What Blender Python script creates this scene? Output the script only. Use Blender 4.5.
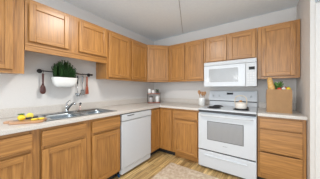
import bpy, bmesh, math, random
from mathutils import Vector, Matrix, noise

# ------------------------------------------------------------------ clear
for o in list(bpy.data.objects):
    bpy.data.objects.remove(o)
SC = bpy.context.scene
COL = SC.collection
PI = math.pi
random.seed(7)

# ------------------------------------------------------------------ camera
cam_d = bpy.data.cameras.new('camera')
cam_d.sensor_fit = 'HORIZONTAL'
cam_d.sensor_width = 36.0
cam_d.lens = 143.29 / 320 * 36.0
cam_d.shift_y = -0.31 / 320
cam_d.clip_start = 0.02
cam = bpy.data.objects.new('camera', cam_d)
COL.objects.link(cam)
cam.location = (2.184, -2.8365, 1.2142)
cam.rotation_euler = (PI / 2, 0, 0.6138)
SC.camera = cam

# ------------------------------------------------------------------ world, lights, exposure
SC.view_settings.view_transform = 'Standard'
SC.view_settings.look = 'None'
SC.view_settings.gamma = 1.0
SC.view_settings.use_curve_mapping = False
SC.view_settings.exposure = 0.29
W = bpy.data.worlds.new('daylight')
SC.world = W
W.use_nodes = True
W.node_tree.nodes['Background'].inputs[0].default_value = (0.84, 0.925, 1.0, 1)
W.node_tree.nodes['Background'].inputs[1].default_value = 1.15


def light(name, kind, loc, rot, power, size, size_y=None, col=(1, 1, 1)):
    d = bpy.data.lights.new(name, kind)
    d.energy = power
    d.color = col
    if kind == 'AREA':
        d.size = size
        if size_y:
            d.shape = 'RECTANGLE'
            d.size_y = size_y
        else:
            d.shape = 'DISK'
    else:
        d.shadow_soft_size = size
    o = bpy.data.objects.new(name, d)
    COL.objects.link(o)
    o.location = loc
    o.rotation_euler = rot
    return o


light('window_daylight', 'AREA', (1.6, -6.3, 1.5), (PI / 2, 0, 0), 60, 3.2, 2.0, (0.90, 0.96, 1.0))
light('kitchen_ceiling_lamp', 'AREA', (1.22, -1.88, 2.34), (0, 0, 0), 16.5, 0.36, None, (1.0, 0.97, 0.93))
light('added_fill_light', 'AREA', (1.7, -4.9, 2.36), (0, 0, 0), 10, 0.6, None, (0.95, 0.98, 1.0))  # added unseen fill, bounced off the carpet to brighten the ceiling
light('room_lamp_bulb', 'POINT', (0.12, -5.0, 1.64), (0, 0, 0), 6, 0.10)
light('second_room_lamp_bulb', 'POINT', (1.30, -5.0, 1.73), (0, 0, 0), 6, 0.10)

# ------------------------------------------------------------------ materials
def new_mat(name):
    m = bpy.data.materials.new(name)
    m.use_nodes = True
    nt = m.node_tree
    return m, nt, nt.nodes['Principled BSDF']


def plain(name, col, rough=0.5, metal=0.0, noise_amt=0.06, scale=40.0, bump=0.0, coat=0.0):
    """one colour, mottled a little by procedural noise"""
    m, nt, p = new_mat(name)
    p.inputs['Roughness'].default_value = rough
    p.inputs['Metallic'].default_value = metal
    p.inputs['Coat Weight'].default_value = coat
    tc = nt.nodes.new('ShaderNodeTexCoord')
    n = nt.nodes.new('ShaderNodeTexNoise')
    n.inputs['Scale'].default_value = scale
    n.inputs['Detail'].default_value = 3
    nt.links.new(tc.outputs['Object'], n.inputs['Vector'])
    r = nt.nodes.new('ShaderNodeValToRGB')
    a = noise_amt
    r.color_ramp.elements[0].position = 0.3
    r.color_ramp.elements[1].position = 0.7
    r.color_ramp.elements[0].color = tuple(c * (1 - a) for c in col) + (1,)
    r.color_ramp.elements[1].color = tuple(min(1, c * (1 + a)) for c in col) + (1,)
    nt.links.new(n.outputs['Fac'], r.inputs['Fac'])
    nt.links.new(r.outputs['Color'], p.inputs['Base Color'])
    if bump:
        b = nt.nodes.new('ShaderNodeBump')
        b.inputs['Strength'].default_value = bump
        b.inputs['Distance'].default_value = 0.004
        nt.links.new(n.outputs['Fac'], b.inputs['Height'])
        nt.links.new(b.outputs['Normal'], p.inputs['Normal'])
    return m


def wood(name, light_c, dark_c, axis, rough=0.38, fine=1.0):
    """oak-like grain running along one axis (0 x, 1 y, 2 z)"""
    m, nt, p = new_mat(name)
    p.inputs['Roughness'].default_value = rough
    p.inputs['Coat Weight'].default_value = 0.45
    p.inputs['Coat Roughness'].default_value = 0.30
    tc = nt.nodes.new('ShaderNodeTexCoord')
    info = nt.nodes.new('ShaderNodeObjectInfo')
    add = nt.nodes.new('ShaderNodeVectorMath')
    add.operation = 'ADD'
    mul = nt.nodes.new('ShaderNodeVectorMath')
    mul.operation = 'SCALE'
    mul.inputs['Scale'].default_value = 9.0
    comb = nt.nodes.new('ShaderNodeCombineXYZ')
    for k in range(3):
        nt.links.new(info.outputs['Random'], comb.inputs[k])
    nt.links.new(comb.outputs[0], mul.inputs[0])
    nt.links.new(tc.outputs['Object'], add.inputs[0])
    nt.links.new(mul.outputs[0], add.inputs[1])
    s = [1.0, 1.0, 1.0]
    s[axis] = 0.055
    mp = nt.nodes.new('ShaderNodeMapping')
    mp.inputs['Scale'].default_value = [q * 36 * fine for q in s]
    nt.links.new(add.outputs[0], mp.inputs['Vector'])
    n1 = nt.nodes.new('ShaderNodeTexNoise')
    n1.inputs['Scale'].default_value = 1.0
    n1.inputs['Detail'].default_value = 5
    n1.inputs['Distortion'].default_value = 1.2
    nt.links.new(mp.outputs[0], n1.inputs['Vector'])
    mp2 = nt.nodes.new('ShaderNodeMapping')
    mp2.inputs['Scale'].default_value = [q * 110 * fine for q in s]
    nt.links.new(add.outputs[0], mp2.inputs['Vector'])
    n2 = nt.nodes.new('ShaderNodeTexNoise')
    n2.inputs['Scale'].default_value = 1.0
    n2.inputs['Detail'].default_value = 2
    nt.links.new(mp2.outputs[0], n2.inputs['Vector'])
    mx = nt.nodes.new('ShaderNodeMix')
    mx.data_type = 'FLOAT'
    mx.inputs[0].default_value = 0.35
    nt.links.new(n1.outputs['Fac'], mx.inputs[2])
    nt.links.new(n2.outputs['Fac'], mx.inputs[3])
    r = nt.nodes.new('ShaderNodeValToRGB')
    e = r.color_ramp.elements
    e[0].position = 0.27
    e[0].color = (*dark_c, 1)
    e[1].position = 0.63
    e[1].color = (*light_c, 1)
    nt.links.new(mx.outputs[0], r.inputs['Fac'])
    nt.links.new(r.outputs['Color'], p.inputs['Base Color'])
    b = nt.nodes.new('ShaderNodeBump')
    b.inputs['Strength'].default_value = 0.12
    b.inputs['Distance'].default_value = 0.001
    nt.links.new(n2.outputs['Fac'], b.inputs['Height'])
    nt.links.new(b.outputs['Normal'], p.inputs['Normal'])
    return m


OAK_L, OAK_D = (0.51, 0.238, 0.062), (0.215, 0.081, 0.012)
oak_z = wood('oak_upright_grain', OAK_L, OAK_D, 2)
oak_x = wood('oak_grain_along_x', OAK_L, OAK_D, 0)
oak_y = wood('oak_grain_along_y', OAK_L, OAK_D, 1)
board_wood = wood('board_wood', (0.56, 0.30, 0.15), (0.42, 0.20, 0.09), 1)
red_wood = wood('red_brown_wood', (0.085, 0.015, 0.008), (0.045, 0.008, 0.005), 2)
orange_wood = wood('orange_wood', (0.40, 0.085, 0.03), (0.28, 0.05, 0.02), 2)
pale_wood = wood('pale_wood', (0.46, 0.22, 0.075), (0.30, 0.13, 0.04), 2)
shelf_wood = wood('shelf_wood', (0.40, 0.11, 0.05), (0.28, 0.07, 0.032), 0)

wall_m = plain('wall_paint', (0.725, 0.695, 0.665), 0.75, noise_amt=0.015, scale=60, bump=0.08)
ceil_m = plain('ceiling_paint', (0.86, 0.93, 1.0), 0.85, noise_amt=0.02, scale=30, bump=0.1)
white_app = plain('white_enamel', (0.64, 0.66, 0.685), 0.28, noise_amt=0.01, coat=0.3)
white_plas = plain('white_plastic', (0.63, 0.645, 0.66), 0.4, noise_amt=0.01)
ceramic = plain('white_ceramic', (0.83, 0.82, 0.79), 0.2, noise_amt=0.02, coat=0.3)
cream = plain('cream_enamel', (0.80, 0.735, 0.66), 0.3, noise_amt=0.03, coat=0.3)
black_m = plain('black_metal', (0.018, 0.018, 0.02), 0.45)
coil_m = plain('coil_black', (0.02, 0.02, 0.022), 0.55)
toe_gap_m = plain('toe_board_and_gap_shade', (0.02, 0.016, 0.013), 0.7)  # toe boards, and the shade painted into the oven door gap
dark_part_gap_shade = plain('dark_part_gap_shade', (0.05, 0.05, 0.055), 0.5)  # dark grey for dark parts and for shade painted into gaps
steel = plain('stainless_steel', (0.36, 0.385, 0.40), 0.24, 1.0, 0.04, 90)
chrome = plain('chrome', (0.50, 0.51, 0.52), 0.12, 1.0, 0.02)
mw_glass = plain('microwave_window_mesh', (0.34, 0.345, 0.35), 0.16, noise_amt=0.02, coat=0.25)
display = plain('black_display', (0.01, 0.011, 0.013), 0.6)
grey_mark = plain('grey_print', (0.36, 0.37, 0.39), 0.5)
kraft = plain('kraft_paper', (0.41, 0.235, 0.11), 0.8, noise_amt=0.06, scale=18, bump=0.1)
crust = plain('bread_crust', (0.72, 0.42, 0.14), 0.7, noise_amt=0.22, scale=28, bump=0.3)
leaf_m = plain('leaf_green', (0.10, 0.22, 0.045), 0.5, noise_amt=0.35, scale=25)
dk_leaf = plain('dark_leaf_green', (0.028, 0.085, 0.018), 0.5, noise_amt=0.45, scale=30)
red_m = plain('tomato_red', (0.60, 0.04, 0.025), 0.3, noise_amt=0.1)
lemon_m = plain('lemon_yellow', (0.86, 0.62, 0.03), 0.4, noise_amt=0.08, scale=60, bump=0.1)
flesh_m = plain('lemon_flesh', (0.90, 0.74, 0.12), 0.35, noise_amt=0.1, scale=50)
lime_m = plain('lime_green', (0.25, 0.42, 0.05), 0.4, noise_amt=0.1)
blue_m = plain('blue_tape', (0.02, 0.10, 0.26), 0.5)
soil_m = plain('soil', (0.03, 0.02, 0.012), 0.9, noise_amt=0.4)
glass_jar = plain('smoked_jar', (0.10, 0.09, 0.085), 0.15, coat=0.6)


def speckle(name, base, dark, lite):
    m, nt, p = new_mat(name)
    p.inputs['Roughness'].default_value = 0.32
    tc = nt.nodes.new('ShaderNodeTexCoord')
    n = nt.nodes.new('ShaderNodeTexNoise')
    n.inputs['Scale'].default_value = 170
    n.inputs['Detail'].default_value = 4
    n.inputs['Roughness'].default_value = 0.7
    nt.links.new(tc.outputs['Object'], n.inputs['Vector'])
    r = nt.nodes.new('ShaderNodeValToRGB')
    e = r.color_ramp.elements
    e[0].position = 0.36
    e[0].color = (*dark, 1)
    e[1].position = 0.64
    e[1].color = (*lite, 1)
    c = e.new(0.5)
    c.color = (*base, 1)
    nt.links.new(n.outputs['Fac'], r.inputs['Fac'])
    nt.links.new(r.outputs['Color'], p.inputs['Base Color'])
    return m


laminate = speckle('speckled_laminate', (0.65, 0.60, 0.545), (0.56, 0.505, 0.45), (0.72, 0.675, 0.62))


def floor_mat():
    m, nt, p = new_mat('wood_plank_vinyl')
    p.inputs['Roughness'].default_value = 0.38
    tc = nt.nodes.new('ShaderNodeTexCoord')
    rot = nt.nodes.new('ShaderNodeMapping')
    rot.inputs['Rotation'].default_value = (0, 0, PI / 2)
    nt.links.new(tc.outputs['Object'], rot.inputs['Vector'])
    br = nt.nodes.new('ShaderNodeTexBrick')
    br.offset = 0.37
    br.inputs['Color1'].default_value = (0.35, 0.20, 0.065, 1)
    br.inputs['Color2'].default_value = (0.84, 0.61, 0.29, 1)
    br.inputs['Mortar'].default_value = (0.15, 0.09, 0.045, 1)
    br.inputs['Scale'].default_value = 1.0
    br.inputs['Mortar Size'].default_value = 0.0015
    br.inputs['Bias'].default_value = 0.15
    br.inputs['Brick Width'].default_value = 0.62
    br.inputs['Row Height'].default_value = 0.062
    nt.links.new(rot.outputs[0], br.inputs['Vector'])
    mp = nt.nodes.new('ShaderNodeMapping')
    mp.inputs['Scale'].default_value = (34, 2.2, 30)
    nt.links.new(tc.outputs['Object'], mp.inputs['Vector'])
    n = nt.nodes.new('ShaderNodeTexNoise')
    n.inputs['Scale'].default_value = 1.0
    n.inputs['Detail'].default_value = 6
    n.inputs['Distortion'].default_value = 0.8
    nt.links.new(mp.outputs[0], n.inputs['Vector'])
    r = nt.nodes.new('ShaderNodeValToRGB')
    r.color_ramp.elements[0].position = 0.32
    r.color_ramp.elements[0].color = (0.50, 0.43, 0.35, 1)
    r.color_ramp.elements[1].position = 0.66
    r.color_ramp.elements[1].color = (1.12, 1.1, 1.06, 1)
    nt.links.new(n.outputs['Fac'], r.inputs['Fac'])
    mx = nt.nodes.new('ShaderNodeMix')
    mx.data_type = 'RGBA'
    mx.blend_type = 'MULTIPLY'
    mx.inputs[0].default_value = 1.0
    nt.links.new(br.outputs['Color'], mx.inputs[6])
    nt.links.new(r.outputs['Color'], mx.inputs[7])
    nt.links.new(mx.outputs[2], p.inputs['Base Color'])
    return m


def rug_mat():
    m, nt, p = new_mat('faded_rug_weave')
    p.inputs['Roughness'].default_value = 0.95
    tc = nt.nodes.new('ShaderNodeTexCoord')
    v = nt.nodes.new('ShaderNodeTexVoronoi')
    v.feature = 'DISTANCE_TO_EDGE'
    v.inputs['Scale'].default_value = 9.0
    n = nt.nodes.new('ShaderNodeTexNoise')
    n.inputs['Scale'].default_value = 26
    n.inputs['Detail'].default_value = 6
    nt.links.new(tc.outputs['Object'], v.inputs['Vector'])
    nt.links.new(tc.outputs['Object'], n.inputs['Vector'])
    mx = nt.nodes.new('ShaderNodeMix')
    mx.data_type = 'FLOAT'
    mx.inputs[0].default_value = 0.75
    nt.links.new(v.outputs['Distance'], mx.inputs[2])
    nt.links.new(n.outputs['Fac'], mx.inputs[3])
    r = nt.nodes.new('ShaderNodeValToRGB')
    e = r.color_ramp.elements
    e[0].position = 0.32
    e[0].color = (0.56, 0.42, 0.29, 1)
    e[1].position = 0.52
    e[1].color = (0.72, 0.61, 0.47, 1)
    nt.links.new(mx.outputs[0], r.inputs['Fac'])
    nt.links.new(r.outputs['Color'], p.inputs['Base Color'])
    return m


def oven_glass():
    """grey door glass with fine horizontal lines of the rack and screen behind it"""
    m, nt, p = new_mat('oven_door_glass')
    p.inputs['Roughness'].default_value = 0.14
    p.inputs['Coat Weight'].default_value = 0.5
    tc = nt.nodes.new('ShaderNodeTexCoord')
    w = nt.nodes.new('ShaderNodeTexWave')
    w.bands_direction = 'Z'
    w.inputs['Scale'].default_value = 22
    nt.links.new(tc.outputs['Object'], w.inputs['Vector'])
    r = nt.nodes.new('ShaderNodeValToRGB')
    r.color_ramp.elements[0].color = (0.22, 0.22, 0.225, 1)
    r.color_ramp.elements[1].color = (0.40, 0.40, 0.405, 1)
    nt.links.new(w.outputs['Fac'], r.inputs['Fac'])
    nt.links.new(r.outputs['Color'], p.inputs['Base Color'])
    return m


# ------------------------------------------------------------------ mesh builder
class MB:
    """collects shapes in one bmesh; side maps (u, d, z): 'L' along the left wall, 'B' along the back wall, None plain xyz"""

    def __init__(self, side=None):
        self.bm = bmesh.new()
        self.side = side
        self.mi = 0

    def P(self, a, b, c):
        if self.side == 'L':
            return Vector((b, a, c))
        if self.side == 'B':
            return Vector((a, -b, c))
        return Vector((a, b, c))

    def face(self, vs, smooth=False):
        try:
            f = self.bm.faces.new(vs)
            f.material_index = self.mi
            f.smooth = smooth
            return f
        except ValueError:
            return None

    def box(self, a0, a1, b0, b1, c0, c1):
        v = [self.bm.verts.new(self.P(a, b, c)) for c in (c0, c1) for b in (b0, b1) for a in (a0, a1)]
        for q in ((0, 2, 3, 1), (4, 5, 7, 6), (0, 1, 5, 4), (2, 6, 7, 3), (0, 4, 6, 2), (1, 3, 7, 5)):
            self.face([v[i] for i in q])
        return self

    def prism(self, pts, axis, t0, t1):
        """closed outline pts (2-D) pushed along axis"""
        def mk(p, t):
            q = [p[0], p[1]]
            q.insert(axis, t)
            return self.bm.verts.new(self.P(*q))
        a = [mk(p, t0) for p in pts]
        b = [mk(p, t1) for p in pts]
        n = len(pts)
        self.face(a[::-1])
        self.face(b)
        for i in range(n):
            self.face([a[i], a[(i + 1) % n], b[(i + 1) % n], b[i]])
        return self

    def lathe(self, prof, c=(0, 0, 0), seg=24, sx=1.0, sy=1.0, axis=2, caps=True):
        rings = []
        for r, z in prof:
            ring = []
            for i in range(seg):
                t = 2 * PI * i / seg
                p = [r * math.cos(t) * sx, r * math.sin(t) * sy]
                p.insert(axis, z)
                ring.append(self.bm.verts.new(self.P(c[0] + p[0], c[1] + p[1], c[2] + p[2])))
            rings.append(ring)
        for a, b in zip(rings, rings[1:]):
            for i in range(seg):
                self.face([a[i], a[(i + 1) % seg], b[(i + 1) % seg], b[i]], True)
        if caps:
            self.face(rings[0][::-1])
            self.face(rings[-1])
        return self

    def tube(self, pts, r, seg=8, closed=False):
        pts = [Vector(p) for p in pts]
        rr = r if isinstance(r, (list, tuple)) else [r] * len(pts)
        rings = []
        n = len(pts)
        for i, p in enumerate(pts):
            if closed:
                d = pts[(i + 1) % n] - pts[i - 1]
            else:
                d = pts[min(i + 1, n - 1)] - pts[max(i - 1, 0)]
            d.normalize()
            up = Vector((0, 0, 1)) if abs(d.z) < 0.9 else Vector((1, 0, 0))
            s = d.cross(up).normalized()
            t = s.cross(d).normalized()
            rings.append([self.bm.verts.new(self.P(*(p + (s * math.cos(2 * PI * k / seg) + t * math.sin(2 * PI * k / seg)) * rr[i]))) for k in range(seg)])
        m = n if closed else n - 1
        for i in range(m):
            a, b = rings[i], rings[(i + 1) % n]
            for k in range(seg):
                self.face([a[k], a[(k + 1) % seg], b[(k + 1) % seg], b[k]], True)
        if not closed:
            self.face(rings[0][::-1])
            self.face(rings[-1])
        return self

    def ball(self, c, rx, ry=None, rz=None, seg=20, rings=12, bumpy=0.0):
        ry = ry or rx
        rz = rz or rx
        rs = []
        for j in range(1, rings):
            ph = PI * j / rings
            ring = []
            for i in range(seg):
                t = 2 * PI * i / seg
                v = Vector((math.sin(ph) * math.cos(t), math.sin(ph) * math.sin(t), -math.cos(ph)))
                k = 1 + bumpy * noise.noise(v * 3 + Vector(c) * 7)
                ring.append(self.bm.verts.new(self.P(c[0] + v.x * rx * k, c[1] + v.y * ry * k, c[2] + v.z * rz * k)))
            rs.append(ring)
        lo = self.bm.verts.new(self.P(c[0], c[1], c[2] - rz))
        hi = self.bm.verts.new(self.P(c[0], c[1], c[2] + rz))
        for a, b in zip(rs, rs[1:]):
            for i in range(seg):
                self.face([a[i], a[(i + 1) % seg], b[(i + 1) % seg], b[i]], True)
        for i in range(seg):
            self.face([lo, rs[0][(i + 1) % seg], rs[0][i]], True)
            self.face([hi, rs[-1][i], rs[-1][(i + 1) % seg]], True)
        return self

    def cells(self, us, vs, inside, z0, z1):
        """slab made of grid cells with shared corners, so it may be L-shaped or have a hole"""
        cache = {}

        def V(i, j, z):
            if (i, j, z) not in cache:
                cache[(i, j, z)] = self.bm.verts.new(self.P(us[i], vs[j], z))
            return cache[(i, j, z)]
        nu, nv = len(us) - 1, len(vs) - 1

        def ins(i, j):
            return 0 <= i < nu and 0 <= j < nv and inside((us[i] + us[i + 1]) / 2, (vs[j] + vs[j + 1]) / 2)
        for i in range(nu):
            for j in range(nv):
                if not ins(i, j):
                    continue
                self.face([V(i, j, z1), V(i + 1, j, z1), V(i + 1, j + 1, z1), V(i, j + 1, z1)])
                self.face([V(i, j + 1, z0), V(i + 1, j + 1, z0), V(i + 1, j, z0), V(i, j, z0)])
                for (di, dj, p, q) in ((-1, 0, (i, j), (i, j + 1)), (1, 0, (i + 1, j), (i + 1, j + 1)), (0, -1, (i, j), (i + 1, j)), (0, 1, (i, j + 1), (i + 1, j + 1))):
                    if not ins(i + di, j + dj):
                        self.face([V(*p, z0), V(*q, z0), V(*q, z1), V(*p, z1)])
        return self

    def build(self, name, mats, parent=None, bevel=0.0, solid=0.0, world=True, seg=2):
        if not isinstance(mats, (list, tuple)):
            mats = [mats]
        if parent is not None and world:
            off = Vector((0, 0, 0))
            q = parent
            while q is not None:
                off += q.location
                q = q.parent
            for v in self.bm.verts:
                v.co -= off
        bmesh.ops.recalc_face_normals(self.bm, faces=self.bm.faces[:])
        me = bpy.data.meshes.new(name)
        self.bm.to_mesh(me)
        self.bm.free()
        for m in mats:
            me.materials.append(m)
        o = bpy.data.objects.new(name, me)
        COL.objects.link(o)
        if parent is not None:
            o.parent = parent
        if solid:
            s = o.modifiers.new('thickness', 'SOLIDIFY')
            s.thickness = solid
            s.offset = 0
        if bevel:
            b = o.modifiers.new('edge', 'BEVEL')
            b.width = bevel
            b.segments = seg
            b.limit_method = 'ANGLE'
            b.angle_limit = math.radians(40)
        return o


def thing(name, label, cat, loc=(0, 0, 0), rz=0.0, group=None):
    o = bpy.data.objects.new(name, None)
    COL.objects.link(o)
    o.empty_display_size = 0.05
    o.location = loc
    o.rotation_euler = (0, 0, rz)
    o['label'] = label
    o['category'] = cat
    if group:
        o['group'] = group
    return o


def tag(o, label, cat, group=None, kind=None):
    o['label'] = label
    o['category'] = cat
    if group:
        o['group'] = group
    if kind:
        o['kind'] = kind
    return o


def struct(name, mb, m, **k):
    o = mb.build(name, m, **k)
    o['kind'] = 'structure'
    return o


# ------------------------------------------------------------------ room shell
ZC = 2.41
RX = 2.602
struct('floor', MB().box(-0.1, 4.6, -3.3, 0.1, -0.06, 0.0), floor_mat())
struct('floor_bounce_carpet', MB().box(-0.1, 4.6, -6.6, -3.301, -0.06, 0.004), plain('pale_bounce_carpet', (0.74, 0.77, 0.80), 0.95))  # unseen pale carpet, added to bounce neutral light onto the ceiling
struct('ceiling', MB().box(-0.1, 4.6, -6.6, 0.1, ZC, ZC + 0.08), ceil_m)
struct('wall_left', MB().box(-0.1, 0.0, -6.6, 0.1, 0.0, ZC), wall_m)
struct('wall_back', MB().box(0.0, 4.6, 0.0, 0.1, 0.0, ZC), wall_m)
mb = MB().box(RX, RX + 0.035, -0.722, 0.0, 0.0, ZC)
mb.box(RX + 0.035, RX + 0.55, -0.735, -0.60, 0.0, 2.085)
struct('wall_right', mb, wall_m)
mb = MB()
mb.tube([(0.828, -0.062, ZC - 0.001), (0.86, -0.14, ZC - 0.001), (0.97, -0.40, ZC - 0.001), (1.12, -0.74, ZC - 0.001), (1.286, -1.119, ZC - 0.001), (1.42, -1.42, ZC - 0.001)], 0.0035, 6)
struct('trim_1', mb, plain('ceiling_line_grey', (0.30, 0.30, 0.31), 0.8))  # thin grey line across the ceiling


# ------------------------------------------------------------------ cabinets
def hmat(side):
    return oak_y if side == 'L' else oak_x


def door(parent, side, u0, u1, z0, z1, d, world=True, fw=0.052, name='door'):
    """framed oak door with a recessed flat panel; back face on plane d, 20 mm thick"""
    mb = MB(side)
    t = 0.022
    d += 0.004          # stood off the frame to draw a dark shadow line around the door
    mb.box(u0, u0 + fw, d, d + t, z0, z1)
    mb.box(u1 - fw, u1, d, d + t, z0, z1)
    mb.mi = 1
    mb.box(u0 + fw, u1 - fw, d, d + t - 0.001, z0, z0 + fw)
    mb.box(u0 + fw, u1 - fw, d, d + t - 0.001, z1 - fw, z1)
    o = mb.build(name, [oak_z, hmat(side)], parent, bevel=0.004, world=world)
    pm = MB(side).box(u0 + fw - 0.004, u1 - fw + 0.004, d + 0.002, d + t - 0.012, z0 + fw - 0.004, z1 - fw + 0.004)
    pm.build('door_panel', oak_z, o, world=world)
    return o


def drawer_front(parent, side, u0, u1, z0, z1, d, name='drawer_front'):
    d += 0.004  # same stand-off, shaped to give a shadow line under the drawer
    return MB(side).prism([(d, z0 + 0.007), (d + 0.015, z0), (d + 0.024, z0), (d + 0.024, z1), (d + 0.015, z1), (d, z1 - 0.007)], 0, u0, u1).build(name, hmat(side), parent, bevel=0.004)


def face_frame(parent, side, u0, u1, z0, z1, d0, d1, stiles, rails, world=True):
    """stiles: list of (u0,u1); rails: list of (z0,z1) between the outer stiles"""
    mb = MB(side)
    for a, b in stiles:
        mb.box(a, b, d0, d1, z0, z1)
    mb.mi = 1
    ss = sorted(stiles)
    for (a, b), (c, e) in zip(ss, ss[1:]):
        for q, w in rails:
            mb.box(b, c, d0, d1 - 0.0006, q, w)
    return mb.build('face_frame', [oak_z, hmat(side)], parent, bevel=0.0015, world=world)


def carcass(parent, side, u0, u1, z0, z1, d, back=0.003, name='carcass', t=0.014, top=True, back_t=0.006):
    """open box of panels behind the face frame"""
    mb = MB(side)
    mb.box(u0, u0 + t, back, d, z0, z1)
    mb.box(u1 - t, u1, back, d, z0, z1)
    mb.box(u0 + t, u1 - t, back, d, z0, z0 + t)
    if top:
        mb.box(u0 + t, u1 - t, back, d, z1 - t, z1)
    mb.box(u0 + t, u1 - t, back, back + back_t, z0 + t, z1 - t)
    return mb.build(name, oak_z, parent, world=True)


UF0, UF1 = 0.276, 0.295        # upper face frame
ZT, ZB = 2.117, 1.3635


def wall_cabinet(side, u0, u1, z0, doors, label, group='oak wall cabinets', stiles=None, valance=None, zt=ZT, dz=(0.034, 0.045)):
    c = (UF1 / 2, (u0 + u1) / 2, z0) if side == 'L' else ((u0 + u1) / 2, -UF1 / 2, z0)
    t = thing('wall_cabinet', label, 'cabinet', c, 0, group)
    carcass(t, side, u0 + 0.001, u1 - 0.001, z0 + 0.012, zt, UF0)
    st = stiles or [(u0 + 0.001, u0 + 0.04), (u1 - 0.04, u1 - 0.001)]
    face_frame(t, side, u0, u1, z0, zt, UF0, UF1, st, [(z0, z0 + 0.045), (zt - 0.05, zt)])
    for a, b in doors:
        door(t, side, a, b, z0 + dz[0], zt - dz[1], UF1)
    if valance:
        mb = MB(side)
        mb.box(u0 + 0.001, u1 - 0.001, UF0 - 0.002, UF1 - 0.001, valance, z0)
        mb.box(u0 + 0.001, u1 - 0.001, UF1 - 0.001, UF1 + 0.006, z0 - 0.012, z0 + 0.004)
        mb.build('valance', oak_y, t, bevel=0.002)
    return t


wall_cabinet('L', -2.915, -2.455, ZB, [(-2.89, -2.535)], 'oak wall cabinet hanging lowest at the far left, cut by the photo edge',
             stiles=[(-2.914, -2.875), (-2.555, -2.456)])
wall_cabinet('L', -2.453, -1.542, 1.664, [(-2.424, -2.062), (-1.948, -1.553)],
             'short two-door oak wall cabinet with valance above the sink and the potted greens',
             stiles=[(-2.452, -2.41), (-2.08, -1.93), (-1.57, -1.543)], valance=1.597, dz=(0.026, 0.045))
wall_cabinet('L', -1.540, -0.615, ZB, [(-1.516, -1.09), (-1.046, -0.637)],
             'tall two-door oak wall cabinet between the sink cabinet and the corner cabinet',
             stiles=[(-1.539, -1.49), (-1.11, -1.02), (-0.66, -0.616)])

# diagonal corner cabinet: a five-sided box, its door facing the camera
t = thing('corner_wall_cabinet', 'oak wall cabinet set diagonally across the corner, single narrow door', 'cabinet', (0.45, -0.45, ZB), PI / 4, 'oak wall cabinets')
A, B_ = 0.612, 0.280
ring = [(0.003, -0.003), (0.003, -A + 0.001), (B_ - 0.003, -A + 0.001), (A - 0.001, -B_ + 0.003), (A - 0.001, -0.003)]
rot = Matrix.Rotation(-PI / 4, 3, 'Z')
loc = [rot @ Vector((x - 0.45, y + 0.45, 0)) for x, y in ring]
MB().prism([(v.x, v.y) for v in loc], 2, 0.012, ZT - ZB).build('carcass', oak_z, t, world=False)
yd = -loc[2].y                       # local distance of the diagonal front from the root, towards -y
hw = abs(loc[3].x - loc[2].x) / 2
face_frame(t, 'B', -hw, hw, 0, ZT - ZB, yd, yd + 0.018, [(-hw + 0.001, -hw + 0.035), (hw - 0.035, hw - 0.001)], [(0, 0.045), (ZT - ZB - 0.05, ZT - ZB)], world=False)
door(t, 'B', -hw + 0.02, hw - 0.02, 0.034, ZT - ZB - 0.045, yd + 0.018, world=False, fw=0.048)

wall_cabinet('B', 0.615, 1.378, ZB, [(0.637, 0.980), (1.012, 1.350)],
             'tall two-door oak wall cabinet on the back wall left of the microwave',
             stiles=[(0.616, 0.655), (0.962, 1.03), (1.335, 1.377)])
wall_cabinet('B', 1.380, 2.138, 1.664, [(1.412, 1.728), (1.760, 2.118)],
             'short two-door oak wall cabinet directly above the white microwave',
             stiles=[(1.381, 1.43), (1.71, 1.78), (2.10, 2.137)], dz=(0.022, 0.045))
wall_cabinet('B', 2.140, 2.598, ZB, [(2.190, 2.552)],
             'tall single-door oak wall cabinet over the paper bag at the right',
             stiles=[(2.141, 2.21), (2.535, 2.597)], dz=(0.034, 0.040))

# base cabinets
BF0, BF1 = 0.592, 0.610
ZK = 0.095
ZCB = 0.876


def base_cabinet(side, u0, u1, label, stiles, rails, cat='cabinet', name='base_cabinet', toe=None, back=0.025):
    c = (0.30, (u0 + u1) / 2, 0) if side == 'L' else ((u0 + u1) / 2, -0.30, 0)
    t = thing(name, label, cat, c, 0, 'oak base cabinets')
    carcass(t, side, u0 + 0.001, u1 - 0.001, ZK, ZCB, BF0, back=back, top=False)
    face_frame(t, side, u0, u1, ZK, ZCB, BF0, BF1, stiles, rails)
    MB(side).box(u0 + 0.002, u1 - 0.002, 0.52, 0.535, 0.0, ZK).build('toe_board', toe or toe_gap_m, t)
    return t


t = base_cabinet('L', -2.885, -2.418, 'oak base cabinet at the far left under the cutting board, cut by the photo edge',
                 [(-2.884, -2.85), (-2.49, -2.419)], [(ZK, ZK + 0.04), (0.66, 0.72), (0.835, ZCB)])
drawer_front(t, 'L', -2.865, -2.474, 0.715, 0.845, BF1)
door(t, 'L', -2.865, -2.474, 0.12, 0.683, BF1)

t = base_cabinet('L', -2.416, -1.552, 'wide oak sink base cabinet with two false drawer fronts, left of the dishwasher',
                 [(-2.415, -2.38), (-2.045, -1.93), (-1.585, -1.553)], [(ZK, ZK + 0.04), (0.66, 0.72), (0.835, ZCB)])
for a, b in ((-2.408, -2.026), (-1.955, -1.566)):
    drawer_front(t, 'L', a, b, 0.715, 0.845, BF1, name='false_drawer_front')
    door(t, 'L', a, b, 0.12, 0.683, BF1)

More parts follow.
